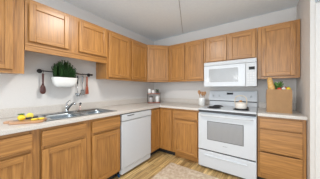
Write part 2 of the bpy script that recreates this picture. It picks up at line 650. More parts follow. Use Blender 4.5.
# corner base: two leaves meeting in the inner corner
t = thing('corner_base_cabinet', 'oak corner base cabinet with two door leaves meeting beside the dishwasher', 'cabinet', (0.35, -0.35, 0), 0, 'oak base cabinets')
yl = -0.902
xr = 0.898
mb = MB()
mb.prism([(0.03, -0.03), (0.03, yl + 0.001), (BF1 - 0.002, yl + 0.001), (BF1 - 0.002, -BF1 + 0.002), (xr - 0.001, -BF1 + 0.002), (xr - 0.001, -0.03)], 2, ZK, ZCB)
mb.build('carcass', oak_z, t)
door(t, 'L', yl + 0.012, -0.635, 0.115, 0.845, BF1 - 0.002, name='door_leaf', fw=0.05)
door(t, 'B', 0.635, xr - 0.018, 0.115, 0.845, BF1 - 0.002, name='door_leaf', fw=0.05)
mb = MB()
mb.prism([(0.06, -0.06), (0.06, yl + 0.002), (0.535, yl + 0.002), (0.535, -0.535), (xr - 0.002, -0.535), (xr - 0.002, -0.06)], 2, 0, ZK)
mb.build('toe_board', toe_gap_m, t)

t = base_cabinet('B', 0.900, 1.377, 'oak base cabinet with drawer over door between corner cabinet and range',
                 [(0.901, 0.945), (1.34, 1.376)], [(ZK, ZK + 0.04), (0.66, 0.72), (0.835, ZCB)], toe=oak_x)
drawer_front(t, 'B', 0.928, 1.358, 0.715, 0.845, BF1)
door(t, 'B', 0.928, 1.358, 0.12, 0.683, BF1)

t = base_cabinet('B', 2.147, 2.596, 'oak base cabinet of three slab drawers under the paper bag, right of the range',
                 [(2.148, 2.195), (2.535, 2.595)], [(ZK, ZK + 0.06), (0.43, 0.46), (0.70, 0.74), (0.84, ZCB)])
for z0, z1 in ((0.160, 0.428), (0.447, 0.715), (0.734, 0.852)):
    drawer_front(t, 'B', 2.170, 2.562, z0, z1, BF1, name='drawer')

# ------------------------------------------------------------------ countertops
CD = 0.648
top = thing('countertop', 'speckled beige laminate countertop running from the sink around the corner to the range', 'countertop', (0.3, -1.4, ZCB))
xs = [0.002, 0.085, 0.55, CD, 1.378]
ys = [-2.93, -2.318, -1.58, -CD, -0.002]


def in_top(x, y):
    if 0.085 < x < 0.55 and -2.318 < y < -1.58:
        return False
    return x < CD or y > -CD


MB().cells(xs, ys, in_top, ZCB, 0.914).build('worktop', laminate, top, bevel=0.006)
MB().prism([(0.002, -2.93), (0.022, -2.93), (0.022, -0.022), (1.378, -0.022), (1.378, -0.002), (0.002, -0.002)], 2, 0.914, 1.012).build('backsplash', laminate, top, bevel=0.004)
top2 = thing('countertop', 'short speckled laminate countertop under the paper bag, right of the range', 'countertop', (2.37, -0.3, ZCB))
MB().box(2.146, 2.599, -CD, -0.002, ZCB, 0.914).build('worktop', laminate, top2, bevel=0.006)
MB().box(2.146, 2.599, -0.022, -0.002, 0.914, 1.012).build('backsplash', laminate, top2, bevel=0.004)

# ------------------------------------------------------------------ sink
ZS = 0.914
sk = thing('kitchen_sink', 'double-bowl stainless steel sink set into the left countertop', 'sink', (0.32, -1.96, ZS))
bowls = ((0.155, 0.525, -2.290, -1.985), (0.155, 0.525, -1.935, -1.605))


def in_rim(x, y):
    for x0, x1, y0, y1 in bowls:
        if x0 < x < x1 and y0 < y < y1:
            return False
    return True


MB().cells([0.068, 0.155, 0.525, 0.567], [-2.362, -2.290, -1.985, -1.935, -1.605, -1.562], in_rim, ZS, ZS + 0.006).build('rim', steel, sk, bevel=0.003)
for x0, x1, y0, y1 in bowls:
    mb = MB()
    lev = []
    for z, k in ((ZS + 0.004, 0.0), (ZS - 0.03, 0.004), (ZS - 0.14, 0.014), (ZS - 0.165, 0.035)):
        ring = []
        a0, a1, b0, b1 = x0 + k, x1 - k, y0 + k, y1 - k
        rc = 0.05
        for cx_, cy_, s in ((a1 - rc, b1 - rc, 0), (a0 + rc, b1 - rc, 1), (a0 + rc, b0 + rc, 2), (a1 - rc, b0 + rc, 3)):
            for q in range(6):
                th = (s + q / 5) * PI / 2
                ring.append(mb.bm.verts.new((cx_ + rc * math.cos(th), cy_ + rc * math.sin(th), z)))
        lev.append(ring)
    for a, b in zip(lev, lev[1:]):
        for i in range(len(a)):
            mb.face([a[i], a[(i + 1) % len(a)], b[(i + 1) % len(a)], b[i]], True)
    mb.face(lev[-1])
    bo = mb.build('bowl', steel, sk, solid=0.002)
    cxm, cym = (x0 + x1) / 2, (y0 + y1) / 2
    MB().lathe([(0.044, ZS - 0.165), (0.044, ZS - 0.160), (0.034, ZS - 0.160), (0.030, ZS - 0.163), (0.004, ZS - 0.163)], (cxm, cym, 0)).build('drain', chrome, bo)

fx, fy, fz = 0.112, -2.005, ZS + 0.006
fa = thing('kitchen_faucet', 'chrome single-lever faucet standing behind the sink divider', 'faucet', (fx, fy, fz))
MB().lathe([(0.026, fz), (0.026, fz + 0.008), (0.021, fz + 0.014), (0.019, fz + 0.05), (0.021, fz + 0.055), (0.021, fz + 0.078), (0.014, fz + 0.088)], (fx, fy, 0)).build('body', chrome, fa)
MB().box(fx - 0.026, fx + 0.026, fy - 0.1, fy + 0.1, fz, fz + 0.006).build('base_plate', chrome, fa, bevel=0.003)
MB().tube([(fx + 0.008, fy, fz + 0.030), (fx + 0.045, fy + 0.010, fz + 0.070), (fx + 0.09, fy + 0.020, fz + 0.105), (fx + 0.125, fy + 0.028, fz + 0.118), (fx + 0.145, fy + 0.032, fz + 0.112), (fx + 0.150, fy + 0.034, fz + 0.095)],
          [0.015, 0.0145, 0.014, 0.0135, 0.013, 0.0125], 12).build('spout', chrome, fa)
MB().tube([(fx, fy, fz + 0.08), (fx - 0.004, fy - 0.006, fz + 0.105), (fx - 0.002, fy + 0.012, fz + 0.128), (fx + 0.006, fy + 0.036, fz + 0.146)], [0.012, 0.0085, 0.0075, 0.009], 10).build('lever', chrome, fa)
sx_, sy_ = 0.098, -1.835
sp = thing('side_sprayer', 'small dark-headed spray wand standing at the back of the sink, right of the faucet', 'sprayer', (sx_, sy_, fz))
MB().lathe([(0.019, fz), (0.019, fz + 0.006), (0.013, fz + 0.014), (0.010, fz + 0.022), (0.009, fz + 0.072)], (sx_, sy_, 0), 16).build('stem', plain('rosy_metal', (0.55, 0.40, 0.35), 0.25, 0.8), sp)
MB().tube([(sx_, sy_, fz + 0.068), (sx_ + 0.004, sy_ + 0.002, fz + 0.088), (sx_ + 0.018, sy_ + 0.004, fz + 0.098)], [0.011, 0.015, 0.012], 12).build('spray_head', dark_part_gap_shade, sp)

# ------------------------------------------------------------------ dishwasher
dw = thing('dishwasher', 'white built-in dishwasher between sink cabinet and corner cabinet', 'dishwasher', (0.3, -1.225, 0))
y0, y1 = -1.543, -0.908
MB().box(0.06, 0.60, y0 + 0.004, y1 - 0.004, 0.09, 0.868).build('tub_casing', dark_part_gap_shade, dw)
MB().box(0.601, 0.638, y0 + 0.003, y1 - 0.003, 0.118, 0.768).build('door', white_app, dw, bevel=0.006)
cp = MB().box(0.601, 0.646, y0 + 0.003, y1 - 0.003, 0.774, 0.862).build('control_panel', white_plas, dw, bevel=0.006)
hp = MB().box(0.6455, 0.6475, -1.452, -1.318, 0.834, 0.846)
hp.build('latch_recess_shade', dark_part_gap_shade, cp)  # flat dark patch painted as the shade of the latch recess
MB().box(0.575, 0.628, y0 + 0.006, y1 - 0.006, 0.038, 0.112).build('access_panel', white_app, dw, bevel=0.004)
MB().box(0.53, 0.545, y0 + 0.006, y1 - 0.006, 0.0, 0.05).build('toe_board', toe_gap_m, dw)
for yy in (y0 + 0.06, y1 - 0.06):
    MB().lathe([(0.015, 0.0), (0.012, 0.01), (0.010, 0.092)], (0.50, yy, 0), 12).build('foot', dark_part_gap_shade, dw)
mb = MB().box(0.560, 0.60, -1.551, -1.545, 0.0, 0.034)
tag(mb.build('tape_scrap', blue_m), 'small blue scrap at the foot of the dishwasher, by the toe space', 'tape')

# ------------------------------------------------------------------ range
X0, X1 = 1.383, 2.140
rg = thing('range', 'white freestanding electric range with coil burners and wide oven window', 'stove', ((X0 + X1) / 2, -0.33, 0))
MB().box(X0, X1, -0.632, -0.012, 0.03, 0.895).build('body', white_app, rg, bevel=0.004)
MB().box(X0 + 0.03, X1 - 0.03, -0.60, -0.05, 0.0, 0.03).build('base_plinth', toe_gap_m, rg)
MB().box(X0 - 0.001, X1 + 0.001, -0.664, -0.012, 0.895, 0.918).build('cooktop', white_app, rg, bevel=0.008, seg=3)
# back guard: slanted console above a vent slot whose shade is a solid dark strip
mb = MB('B')
MB().box(X0 + 0.004, X1 - 0.004, -0.075, -0.013, 0.918, 0.998).build('console_base', white_app, rg, bevel=0.003)
MB().box(X0 + 0.010, X1 - 0.010, -0.082, -0.014, 0.998, 1.012).build('vent_slot_shade', dark_part_gap_shade, rg)
mb = MB().prism([(-0.013, 1.012), (-0.098, 1.012), (-0.098, 1.03), (-0.072, 1.175), (-0.060, 1.186), (-0.013, 1.186)], 0, X0 + 0.002, X1 - 0.002)
bg = mb.build('back_console', white_app, rg, bevel=0.003)


def on_console(z):
    k = (z - 1.03) / (1.175 - 1.03)
    return -0.098 + k * 0.026


ck = MB()
ck.prism([(on_console(1.120) + 0.002, 1.120), (on_console(1.120) - 0.003, 1.120), (on_console(1.153) - 0.003, 1.153), (on_console(1.153) + 0.002, 1.153)], 0, 1.690, 1.790)
ck.build('clock_display', display, bg)
for kx in (1.455, 1.560, 1.930, 2.050):
    k = MB()
    yk = on_console(1.10)
    k.lathe([(0.017, 0.0), (0.017, 0.006), (0.014, 0.016), (0.012, 0.018)], (0, 0, 0), 20, axis=1)
    k.box(-0.003, 0.003, 0.014, 0.022, -0.013, 0.013)
    for v in k.bm.verts:
        v.co = Vector((kx + v.co.x, yk - v.co.y + 0.002, 1.095 + v.co.z))
    k.build('knob', white_plas, bg)


def burner(cx_, cy_, r):
    z = 0.918
    b = MB().lathe([(r + 0.018, z), (r + 0.018, z + 0.004), (r + 0.008, z + 0.005), (r - 0.01, z + 0.002), (0.02, z + 0.001)], (cx_, cy_, 0), 32).build('drip_pan', dark_part_gap_shade, rg)
    pts = []
    turns = 4 if r > 0.085 else 3
    for i in range(turns * 20 + 1):
        th = 2 * PI * i / 20
        rr = 0.02 + (r - 0.02) * i / (turns * 20)
        pts.append((cx_ + rr * math.cos(th), cy_ + rr * math.sin(th), z + 0.012))
    MB().tube(pts, 0.0062, 6).build('coil_element', coil_m, b)


burner(1.573, -0.470, 0.088)
burner(1.575, -0.225, 0.068)
burner(1.950, -0.225, 0.068)
burner(1.950, -0.470, 0.088)
# oven door
od = MB().box(X0 + 0.003, X1 - 0.003, -0.668, -0.634, 0.303, 0.845).build('oven_door', white_app, rg, bevel=0.008, seg=3)
MB().box(1.530, 1.992, -0.6705, -0.664, 0.468, 0.734).build('door_window', oven_glass(), od, bevel=0.003)
MB().box(1.523, 1.999, -0.6695, -0.665, 0.461, 0.741).build('window_trim', plain('window_border_grey', (0.10, 0.10, 0.105), 0.35), od, bevel=0.003)
mb = MB()
mb.tube([(X0 + 0.05, -0.664, 0.826), (X0 + 0.055, -0.695, 0.826), (X0 + 0.075, -0.708, 0.826), (X1 - 0.075, -0.708, 0.826), (X1 - 0.055, -0.695, 0.826), (X1 - 0.05, -0.664, 0.826)], 0.0125, 10)
mb.build('door_handle', white_app, od)
mb = MB()
for k in range(7):
    mb.box(1.742 + k * 0.0085, 1.748 + k * 0.0085, -0.6695, -0.6675, 0.400, 0.409)
mb.build('maker_mark', grey_mark, od)
MB().box(X0 + 0.006, X1 - 0.006, -0.650, -0.634, 0.862, 0.893).build('cooktop_gap_shade', dark_part_gap_shade, rg, bevel=0.003)  # dark strip painted in for the shaded gap under the cooktop
MB().box(X0 + 0.010, X1 - 0.010, -0.640, -0.633, 0.284, 0.303).build('door_gap_shade', toe_gap_m, rg)  # black strip standing in for shade between oven door and drawer
dr = MB().box(X0 + 0.003, X1 - 0.003, -0.664, -0.634, 0.040, 0.284).build('storage_drawer', white_app, rg, bevel=0.008, seg=3)
mb = MB().prism([(-0.662, 0.236), (-0.680, 0.228), (-0.682, 0.220), (-0.672, 0.216), (-0.662, 0.210)], 0, X0 + 0.10, X1 - 0.10)
mb.build('drawer_pull', white_app, dr, bevel=0.002)

# ------------------------------------------------------------------ microwave
mw = thing('microwave', 'white over-the-range microwave with grey window and black clock display', 'microwave', (1.76, -0.2, 1.252))
MB().box(1.386, 2.135, -0.372, -0.004, 1.254, 1.661).build('case', white_app, mw, bevel=0.004)
MB().box(1.386, 2.135, -0.396, -0.373, 1.603, 1.661).build('vent_grille', white_plas, mw, bevel=0.006)
mb = MB()
for k in range(4):
    mb.box(1.42, 2.10, -0.3972, -0.3955, 1.615 + k * 0.0105, 1.6185 + k * 0.0105)
mb.build('grille_slots', plain('soft_grey', (0.60, 0.61, 0.62), 0.5), mw)
md = MB().box(1.386, 1.997, -0.398, -0.373, 1.258, 1.599).build('door', white_app, mw, bevel=0.006, seg=3)
MB().box(1.468, 1.902, -0.4000, -0.395, 1.330, 1.545).build('door_window', mw_glass, md, bevel=0.003)
mp = MB().box(2.000, 2.135, -0.396, -0.373, 1.258, 1.599).build('control_panel', white_plas, mw, bevel=0.005)
MB().box(2.040, 2.112, -0.3985, -0.394, 1.497, 1.540).build('clock_display', display, mp)
mb = MB()
for r_ in range(5):
    for c_ in range(3):
        mb.box(2.022 + c_ * 0.032, 2.046 + c_ * 0.032, -0.3975, -0.395, 1.300 + r_ * 0.034, 1.322 + r_ * 0.034)
mb.build('keypad', plain('keypad_white', (0.72, 0.725, 0.73), 0.45), mp, bevel=0.001)

# ------------------------------------------------------------------ kettle on the front right burner
kx, ky, kz = 1.945, -0.472, 0.9370
kt = thing('tea_kettle', 'cream round tea kettle with pale wooden hoop handle on the right front burner', 'kettle', (kx, ky, kz))
MB().lathe([(0.070, kz), (0.076, kz + 0.006), (0.078, kz + 0.062), (0.075, kz + 0.075), (0.064, kz + 0.081), (0.045, kz + 0.083), (0.012, kz + 0.085)], (kx, ky, 0), 32).build('pot', cream, kt)
ld = MB().lathe([(0.046, kz + 0.082), (0.046, kz + 0.087), (0.030, kz + 0.091), (0.008, kz + 0.093)], (kx, ky, 0), 28).build('lid', cream, kt)
MB().lathe([(0.008, kz + 0.091), (0.010, kz + 0.095), (0.020, kz + 0.100), (0.021, kz + 0.109), (0.014, kz + 0.116), (0.003, kz + 0.117)], (kx, ky, 0), 18).build('knob', plain('honey_wood', (0.58, 0.27, 0.07), 0.4), ld)
MB().tube([(kx - 0.02, ky + 0.066, kz + 0.055), (kx - 0.028, ky + 0.100, kz + 0.075), (kx - 0.032, ky + 0.115, kz + 0.090)], [0.014, 0.010, 0.008], 12).build('spout', cream, kt)
hp_ = [(kx - 0.076 * math.copysign(abs(math.cos(PI * i / 20)) ** 0.6, math.cos(PI * i / 20)), ky, kz + 0.060 + 0.122 * math.sin(PI * i / 20) ** 0.62) for i in range(21)]
MB().tube(hp_, 0.0052, 8).build('handle', plain('pale_handle_wood', (0.74, 0.60, 0.42), 0.5), kt)

# ------------------------------------------------------------------ crock and wooden utensils
cx_, cy_, cz_ = 1.296, -0.245, 0.914
cr = thing('utensil_crock', 'white ceramic crock of wooden utensils on the counter left of the range', 'crock', (cx_, cy_, cz_))
MB().lathe([(0.050, cz_), (0.058, cz_ + 0.006), (0.059, cz_ + 0.125), (0.054, cz_ + 0.140), (0.056, cz_ + 0.148), (0.050, cz_ + 0.148), (0.048, cz_ + 0.138), (0.052, cz_ + 0.12), (0.050, cz_ + 0.012), (0.004, cz_ + 0.010)], (cx_, cy_, 0), 32).build('pot', ceramic, cr)


def wooden_spoon(name, label, dx, dy, lean, kind):
    base = Vector((cx_ + dx * 0.38, cy_ + dy * 0.38, cz_ + 0.014))
    tip = Vector((cx_ + dx, cy_ + dy, cz_ + lean))
    d = tip - base
    t = thing(name, label, name.split('_')[-1], base)
    MB().tube([base, base + d * 0.5, base + d * 0.8], [0.0055, 0.005, 0.006], 8).build('handle', pale_wood, t)
    mb = MB()
    ax = d.normalized()
    sd = Vector((0.87, 0.5, 0)).normalized()
    th = ax.cross(sd).normalized()
    c = base + d * 0.88
    L = d.length * 0.16
    prof = ((-1, 0.3), (-0.6, 0.75), (0, 1.0), (0.55, 0.92), (0.9, 0.6), (1.0, 0.15)) if kind == 'spoon' else ((-1, 0.3), (-0.7, 0.7), (-0.2, 0.85), (0.4, 0.95), (0.95, 1.0), (1.0, 0.8))
    rows = []
    for s, w in prof:
        p = c + ax * s * L
        w_ = w * 0.029
        rows.append([mb.bm.verts.new(p + sd * w_ * math.cos(2 * PI * k / 10) + th * 0.006 * math.sin(2 * PI * k / 10)) for k in range(10)])
    for a, b in zip(rows, rows[1:]):
        for k in range(10):
            mb.face([a[k], a[(k + 1) % 10], b[(k + 1) % 10], b[k]], True)
    mb.face(rows[0])
    mb.face(rows[-1])
    mb.build('head', pale_wood, t)
    return t


wooden_spoon('wooden_spoon', 'wooden spoon leaning left, highest in the white crock', -0.050, 0.0, 0.270, 'spoon')
wooden_spoon('wooden_spoon', 'wooden spoon leaning right in the white crock', 0.050, 0.012, 0.250, 'spoon')
wooden_spoon('wooden_spatula', 'flat wooden spatula standing in the middle of the white crock', 0.004, 0.022, 0.245, 'spatula')

# ------------------------------------------------------------------ two-tier corner shelf
sh = thing('counter_shelf', 'small two-tier wooden shelf with thin black wire frame in the counter corner', 'shelf', (0.285, -0.375, 0.914), PI / 4)
SW, SD = 0.135, 0.065
for z in (0.006, 0.196):
    MB().box(-SW, SW, -SD, SD, z, z + 0.014).build('shelf_board', shelf_wood, sh, bevel=0.002, world=False)
for sx in (-1, 1):
    mb = MB()
    x = sx * (SW - 0.003)
    mb.tube([(x, -SD - 0.003, 0.0), (x, -SD - 0.003, 0.225), (x, -SD + 0.004, 0.23), (x, SD - 0.004, 0.23), (x, SD + 0.003, 0.225), (x, SD + 0.003, 0.0)], 0.0035, 6)
    mb.build('wire_frame', black_m, sh, world=False)


def shelf_pos(u, v):
    c = math.cos(PI / 4)
    return (0.285 + u * c - v * c, -0.375 + u * c + v * c)


def canister(name, label, cat, u, z, r, h, m, lid=None, lid_m=None, handle=False):
    x, y = shelf_pos(u, 0)
    t = thing(name, label, cat, (x, y, z))
    MB().lathe([(r * 0.92, z), (r, z + 0.004), (r, z + h - 0.004), (r * 0.96, z + h), (r * 0.88, z + h), (r * 0.88, z + 0.01), (0.003, z + 0.008)], (x, y, 0), 24).build('body', m, t)
    if lid:
        MB().lathe([(r * 0.98, z + h), (r * 0.98, z + h + lid), (r * 0.2, z + h + lid + 0.003)], (x, y, 0), 24).build('lid', lid_m, t)
    if handle:
        c = math.cos(PI / 4)
        pts = []
        for i in range(9):
            a = -PI / 2 + PI * i / 8
            k = r - 0.003 + 0.026 * math.cos(a)
            pts.append((x - k * c, y - k * c, z + h * 0.5 + 0.03 * math.sin(a)))
        MB().tube(pts, 0.005, 8).build('handle', m, t)
    return t


zt_, zl_ = 0.914 + 0.210, 0.914 + 0.020
canister('mug', 'white mug on the upper shelf board, at its left end', 'mug', -0.092, zt_, 0.036, 0.095, ceramic, handle=False)
canister('mug', 'white mug on the upper shelf board, between the left mug and the small plant', 'mug', -0.012, zt_, 0.034, 0.075, ceramic)
canister('jar', 'dark glass jar with white lid on the lower shelf board at the left', 'jar', -0.065, zl_, 0.048, 0.105, plain('milky_jar', (0.50, 0.46, 0.44), 0.2, coat=0.5), 0.018, dark_part_gap_shade)
canister('canister', 'white lidded canister on the lower shelf board at the right', 'canister', 0.078, zl_, 0.042, 0.118, ceramic, 0.014, ceramic)
# small potted plant on the upper board
px_, py_ = shelf_pos(0.078, 0)
sp_ = thing('potted_succulent', 'tiny dark potted plant on the right end of the upper shelf board', 'plant', (px_, py_, zt_))
MB().lathe([(0.026, zt_), (0.036, zt_ + 0.048), (0.032, zt_ + 0.048), (0.030, zt_ + 0.04), (0.003, zt_ + 0.038)], (px_, py_, 0), 20).build('pot', glass_jar, sp_)
mb = MB()
for i in range(26):
    a = random.uniform(0, 2 * PI)
    s = random.uniform(0.012, 0.034)
    h = random.uniform(0.03, 0.055)
    b = Vector((px_ + 0.008 * math.cos(a), py_ + 0.008 * math.sin(a), zt_ + 0.038))
    mb.tube([b, b + Vector((s * 0.5 * math.cos(a), s * 0.5 * math.sin(a), h * 0.6)), b + Vector((s * math.cos(a), s * math.sin(a), h))], [0.003, 0.007, 0.001], 6)
mb.build('leaves', dk_leaf, sp_)

# ------------------------------------------------------------------ paper bag with groceries
bx0, bx1, by0, by1, bz = 2.245, 2.497, -0.475, -0.315, 0.914
bag = thing('paper_bag', 'brown kraft paper grocery bag standing on the right countertop', 'bag', ((bx0 + bx1) / 2, -0.395, bz))
mb = MB()
rings = []
for z, k in ((bz, 0.0), (bz + 0.10, 0.002), (bz + 0.20, -0.002), (bz + 0.297, 0.003)):
    r = []
    gus = 0.016 * (z - bz) / 0.3
    ym = (by0 + by1) / 2
    for x, y in ((bx0 + k, by0), (bx0 * 0.5 + bx1 * 0.5, by0 - 0.004 * (z > bz)), (bx1 - k, by0), (bx1 - k - gus, ym), (bx1 - k, by1), (bx0 * 0.5 + bx1 * 0.5, by1), (bx0 + k, by1), (bx0 + k + gus, ym)):
        r.append(mb.bm.verts.new((x, y, z)))
    rings.append(r)
for a, b in zip(rings, rings[1:]):
    for i in range(8):
        mb.face([a[i], a[(i + 1) % 8], b[(i + 1) % 8], b[i]])
mb.face(rings[0][::-1])
mb.build('bag_body', kraft, bag, solid=0.0016)

bz0 = bz + 0.004


def loaf():
    t = thing('baguette', 'golden baguette sticking up at the left of the paper bag', 'bread', (2.29, -0.40, bz0))
    mb = MB()
    pts, rad = [], []
    for i in range(17):
        k = i / 16
        pts.append((2.345 - 0.072 * k, -0.42 + 0.01 * k, bz0 + 0.035 + 0.425 * k))
        rad.append(0.037 * (max(0.02, 1 - (2 * k - 1) ** 4)) ** 0.5 * (1 + 0.05 * math.sin(k * 22)))
    mb.tube(pts, rad, 16)
    mb.build('crust', crust, t)
    mb = MB()
    for k in (0.62, 0.72, 0.82, 0.9):
        p = Vector((2.345 - 0.072 * k, -0.457 + 0.01 * k + (0.006 if k > 0.85 else 0), bz0 + 0.035 + 0.415 * k))
        mb.tube([p + Vector((-0.014, 0.002, -0.012)), p + Vector((0, -0.001, 0)), p + Vector((0.014, 0.002, 0.012))], [0.002, 0.004, 0.002], 6)
    mb.build('score_marks', plain('pale_crumb', (0.80, 0.62, 0.36), 0.8), t)


loaf()
lf = thing('leafy_greens', 'bunch of leafy green vegetables rising beside the baguette in the paper bag', 'vegetable', (2.376, -0.35, bz0))
mb = MB()
random.seed(3)
for i in range(7):
    a = 2 * PI * i / 7
    mb.tube([(2.376 + 0.012 * math.cos(a), -0.35 + 0.012 * math.sin(a), bz0), (2.376 + 0.018 * math.cos(a), -0.35 + 0.018 * math.sin(a), bz0 + 0.16), (2.376 + 0.03 * math.cos(a), -0.35 + 0.03 * math.sin(a), bz0 + 0.30)], [0.011, 0.010, 0.004], 8)
mb.build('stalks', plain('pale_stalk', (0.45, 0.58, 0.25), 0.5), lf)
mb = MB()
for i in range(46):
    a = random.uniform(0, 2 * PI)
    L = random.uniform(0.05, 0.085)
    zb_ = bz0 + random.uniform(0.27, 0.325)
    b = Vector((2.368 + 0.02 * math.cos(a), -0.35 + 0.02 * math.sin(a), zb_))
    out = Vector((math.cos(a) * 0.6, math.sin(a) * 0.5, 0.0)) * random.uniform(0.2, 0.9)
    tip = b + (out + Vector((0, 0, 0.75))).normalized() * L
    sd = Vector((-math.sin(a), math.cos(a), 0))
    nn = (tip - b).cross(sd).normalized()
    w = random.uniform(0.010, 0.018)
    prev = None
    for s, ww in ((0, 0.2), (0.35, 0.9), (0.7, 1.0), (1.0, 0.25)):
        c = b + (tip - b) * s + out * 0.02 * s * s
        row = [mb.bm.verts.new(c + sd * w * ww + nn * 0.004), mb.bm.verts.new(c), mb.bm.verts.new(c - sd * w * ww + nn * 0.004)]
        if prev:
            mb.face([prev[0], row[0], row[1], prev[1]], True)
            mb.face([prev[1], row[1], row[2], prev[2]], True)
        prev = row
mb.build('leaves', leaf_m, lf, solid=0.0012)


def veg(name, label, cat, c, r, m, rz=None, stem=True, stem_m=None, group=None):
    t = thing(name, label, cat, (c[0], c[1], c[2] - r), 0, group)
    MB().ball(c, r, r, rz or r, bumpy=0.08).build('flesh', m, t)
    if stem:
        top_ = c[2] + (rz or r)
        MB().tube([(c[0], c[1], top_ - 0.004), (c[0] + 0.002, c[1], top_ + 0.006)], [0.006, 0.003], 8).build('stem', stem_m or leaf_m, t)
    return t


# crumpled paper packed under the small produce
mb = MB()
mb.lathe([(0.030, bz0), (0.046, bz0 + 0.02), (0.050, bz0 + 0.10), (0.044, bz0 + 0.18), (0.048, bz0 + 0.25), (0.034, bz0 + 0.266)], (2.437, -0.420, 0), 18, sy=0.9)
mb.build('paper_packing', kraft, bag)
veg('tomato', 'red tomato at the rim of the paper bag in front of the leafy greens', 'tomato', (2.378, -0.440, bz0 + 0.292), 0.026, red_m)
veg('tomato', 'red tomato at the rim of the paper bag between white bulb and lemon', 'tomato', (2.445, -0.385, bz0 + 0.298), 0.027, red_m)
veg('garlic_bulb', 'white bulb at the rim of the paper bag between the two tomatoes', 'garlic', (2.420, -0.432, bz0 + 0.297), 0.024, ceramic, stem_m=ceramic)
t = thing('lemon', 'yellow lemon at the right rim of the paper bag', 'lemon', (2.464, -0.444, bz0 + 0.275))
MB().ball((2.466, -0.445, bz0 + 0.297), 0.024, 0.021, 0.022).build('peel', lemon_m, t)
t = thing('lime', 'green lime at the right rim of the paper bag behind the lemon', 'lime', (2.474, -0.395, bz0 + 0.275))
MB().ball((2.470, -0.398, bz0 + 0.302), 0.019, 0.022, 0.026).build('peel', lime_m, t)

# ------------------------------------------------------------------ cutting board, lemons, knife
ba = math.radians(-33)
cb = thing('cutting_board', 'wooden paddle cutting board with lemons on the left counter', 'cutting board', (0.445, -2.452, 0.914), ba)
# outline along local y (handle at -y)
out = [(-0.085, -0.10), (-0.03, -0.125), (-0.022, -0.170), (0.022, -0.170), (0.03, -0.125), (0.085, -0.10), (0.095, -0.06), (0.095, 0.098), (0.07, 0.122), (-0.055, 0.118), (-0.095, 0.08), (-0.095, -0.06)]
MB().prism(out, 2, 0.0, 0.020).build('board', board_wood, cb, bevel=0.004, world=False)
zb_ = 0.9345


def lemon(c, tilt, label, leaf=False):
    t = thing('lemon', label, 'lemon', (c[0], c[1], zb_))
    mb = MB()
    prof = [(q * 0.78, w * 0.78) for q, w in [(0.002, -0.046), (0.008, -0.043), (0.011, -0.038), (0.024, -0.028), (0.032, -0.010), (0.033, 0.004), (0.028, 0.022), (0.016, 0.035), (0.009, 0.040), (0.006, 0.045), (0.002, 0.047)]]
    mb.lathe(prof, (0, 0, 0), 24, axis=0)
    R = Matrix.Rotation(tilt, 3, 'Z')
    for v in mb.bm.verts:
        v.co = R @ v.co + Vector((c[0], c[1], zb_ + 0.0262))
    mb.build('peel', lemon_m, t)
    if leaf:
        mb = MB()
        for q, (dx, dy) in enumerate(((0.024, 0.012), (-0.022, 0.014), (0.008, -0.024))):
            b = Vector((c[0], c[1], zb_ + 0.050))
            p = [b, b + Vector((dx * 0.5 + dy * 0.4, dy * 0.5 - dx * 0.4, 0.012)), b + Vector((dx * 1.3, dy * 1.3, 0.006)), b + Vector((dx * 0.5 - dy * 0.4, dy * 0.5 + dx * 0.4, 0.012))]
            mb.face([mb.bm.verts.new(v) for v in p])
        mb.build('leaf', leaf_m, t, solid=0.002)
    return t


lemon((0.437, -2.502), 0.5, 'whole lemon with green leaves on the cutting board', True)
t = thing('lemon_half', 'halved lemon standing with its cut face forward on the cutting board', 'lemon', (0.40, -2.428, zb_))
mb = MB()
dirn = Vector((0.93, -0.30, 0.18)).normalized()
q = dirn.to_track_quat('Z', 'Y')
mb.lathe([(0.002, -0.034), (0.010, -0.029), (0.020, -0.019), (0.026, -0.006), (0.027, 0.0)], (0, 0, 0), 28)
C = Vector((0.392, -2.436, zb_ + 0.0285))
for v in mb.bm.verts:
    v.co = q @ v.co + C
pl_ = mb.build('peel', lemon_m, t)
mb = MB().lathe([(0.0268, 0.0), (0.025, 0.0012), (0.004, 0.0016)], (0, 0, 0), 28)
for v in mb.bm.verts:
    v.co = q @ v.co + C
mb.build('cut_face', flesh_m, t)
for k, (x, y, a, lab) in enumerate(((0.495, -2.427, 0.10, 'lemon slice lying flat at the front of the cutting board'), (0.500, -2.379, -0.1, 'lemon slice lying flat at the right end of the cutting board'))):
    t = thing('lemon_slice', lab, 'lemon slice', (x, y, zb_))
    MB().lathe([(0.023, zb_), (0.024, zb_ + 0.006), (0.023, zb_ + 0.012)], (x, y, 0), 28).build('peel', lemon_m, t)
    MB().lathe([(0.0205, zb_ + 0.0115), (0.020, zb_ + 0.0130), (0.003, zb_ + 0.0132)], (x, y, 0), 28).build('flesh', flesh_m, t)
kn = thing('kitchen_knife', 'dark-handled kitchen knife lying across the back of the cutting board', 'knife', (0.385, -2.418, zb_), math.radians(20))
MB().prism([(-0.003, -0.055), (0.012, -0.055), (0.014, 0.045), (-0.005, 0.050)], 2, 0.001, 0.016).build('handle', plain('knife_grip', (0.05, 0.055, 0.075), 0.4), kn, bevel=0.003, world=False)
MB().prism([(-0.008, -0.055), (0.012, -0.055), (0.010, -0.12), (-0.002, -0.145)], 2, 0.006, 0.009).build('blade', steel, kn, world=False)

# ------------------------------------------------------------------ black rail with pot and hanging utensils
RXX, RZ = 0.055, 1.432
rl = thing('wall_rail', 'thin black utensil rail on the left wall above the sink', 'rail', (0.03, -1.96, RZ))
MB().tube([(RXX, -2.278, RZ), (RXX, -1.640, RZ)], 0.0065, 10).build('bar', black_m, rl)
for y in (-2.262, -1.658):
    b = MB()
    b.tube([(0.001, y, RZ), (0.008, y, RZ), (0.009, y, RZ), (RXX + 0.004, y, RZ)], [0.026, 0.026, 0.010, 0.010], 14)
    b.build('bracket', black_m, rl)
for y in (-2.280, -1.638):
    MB().ball((RXX, y, RZ), 0.015).build('end_knob', black_m, rl)

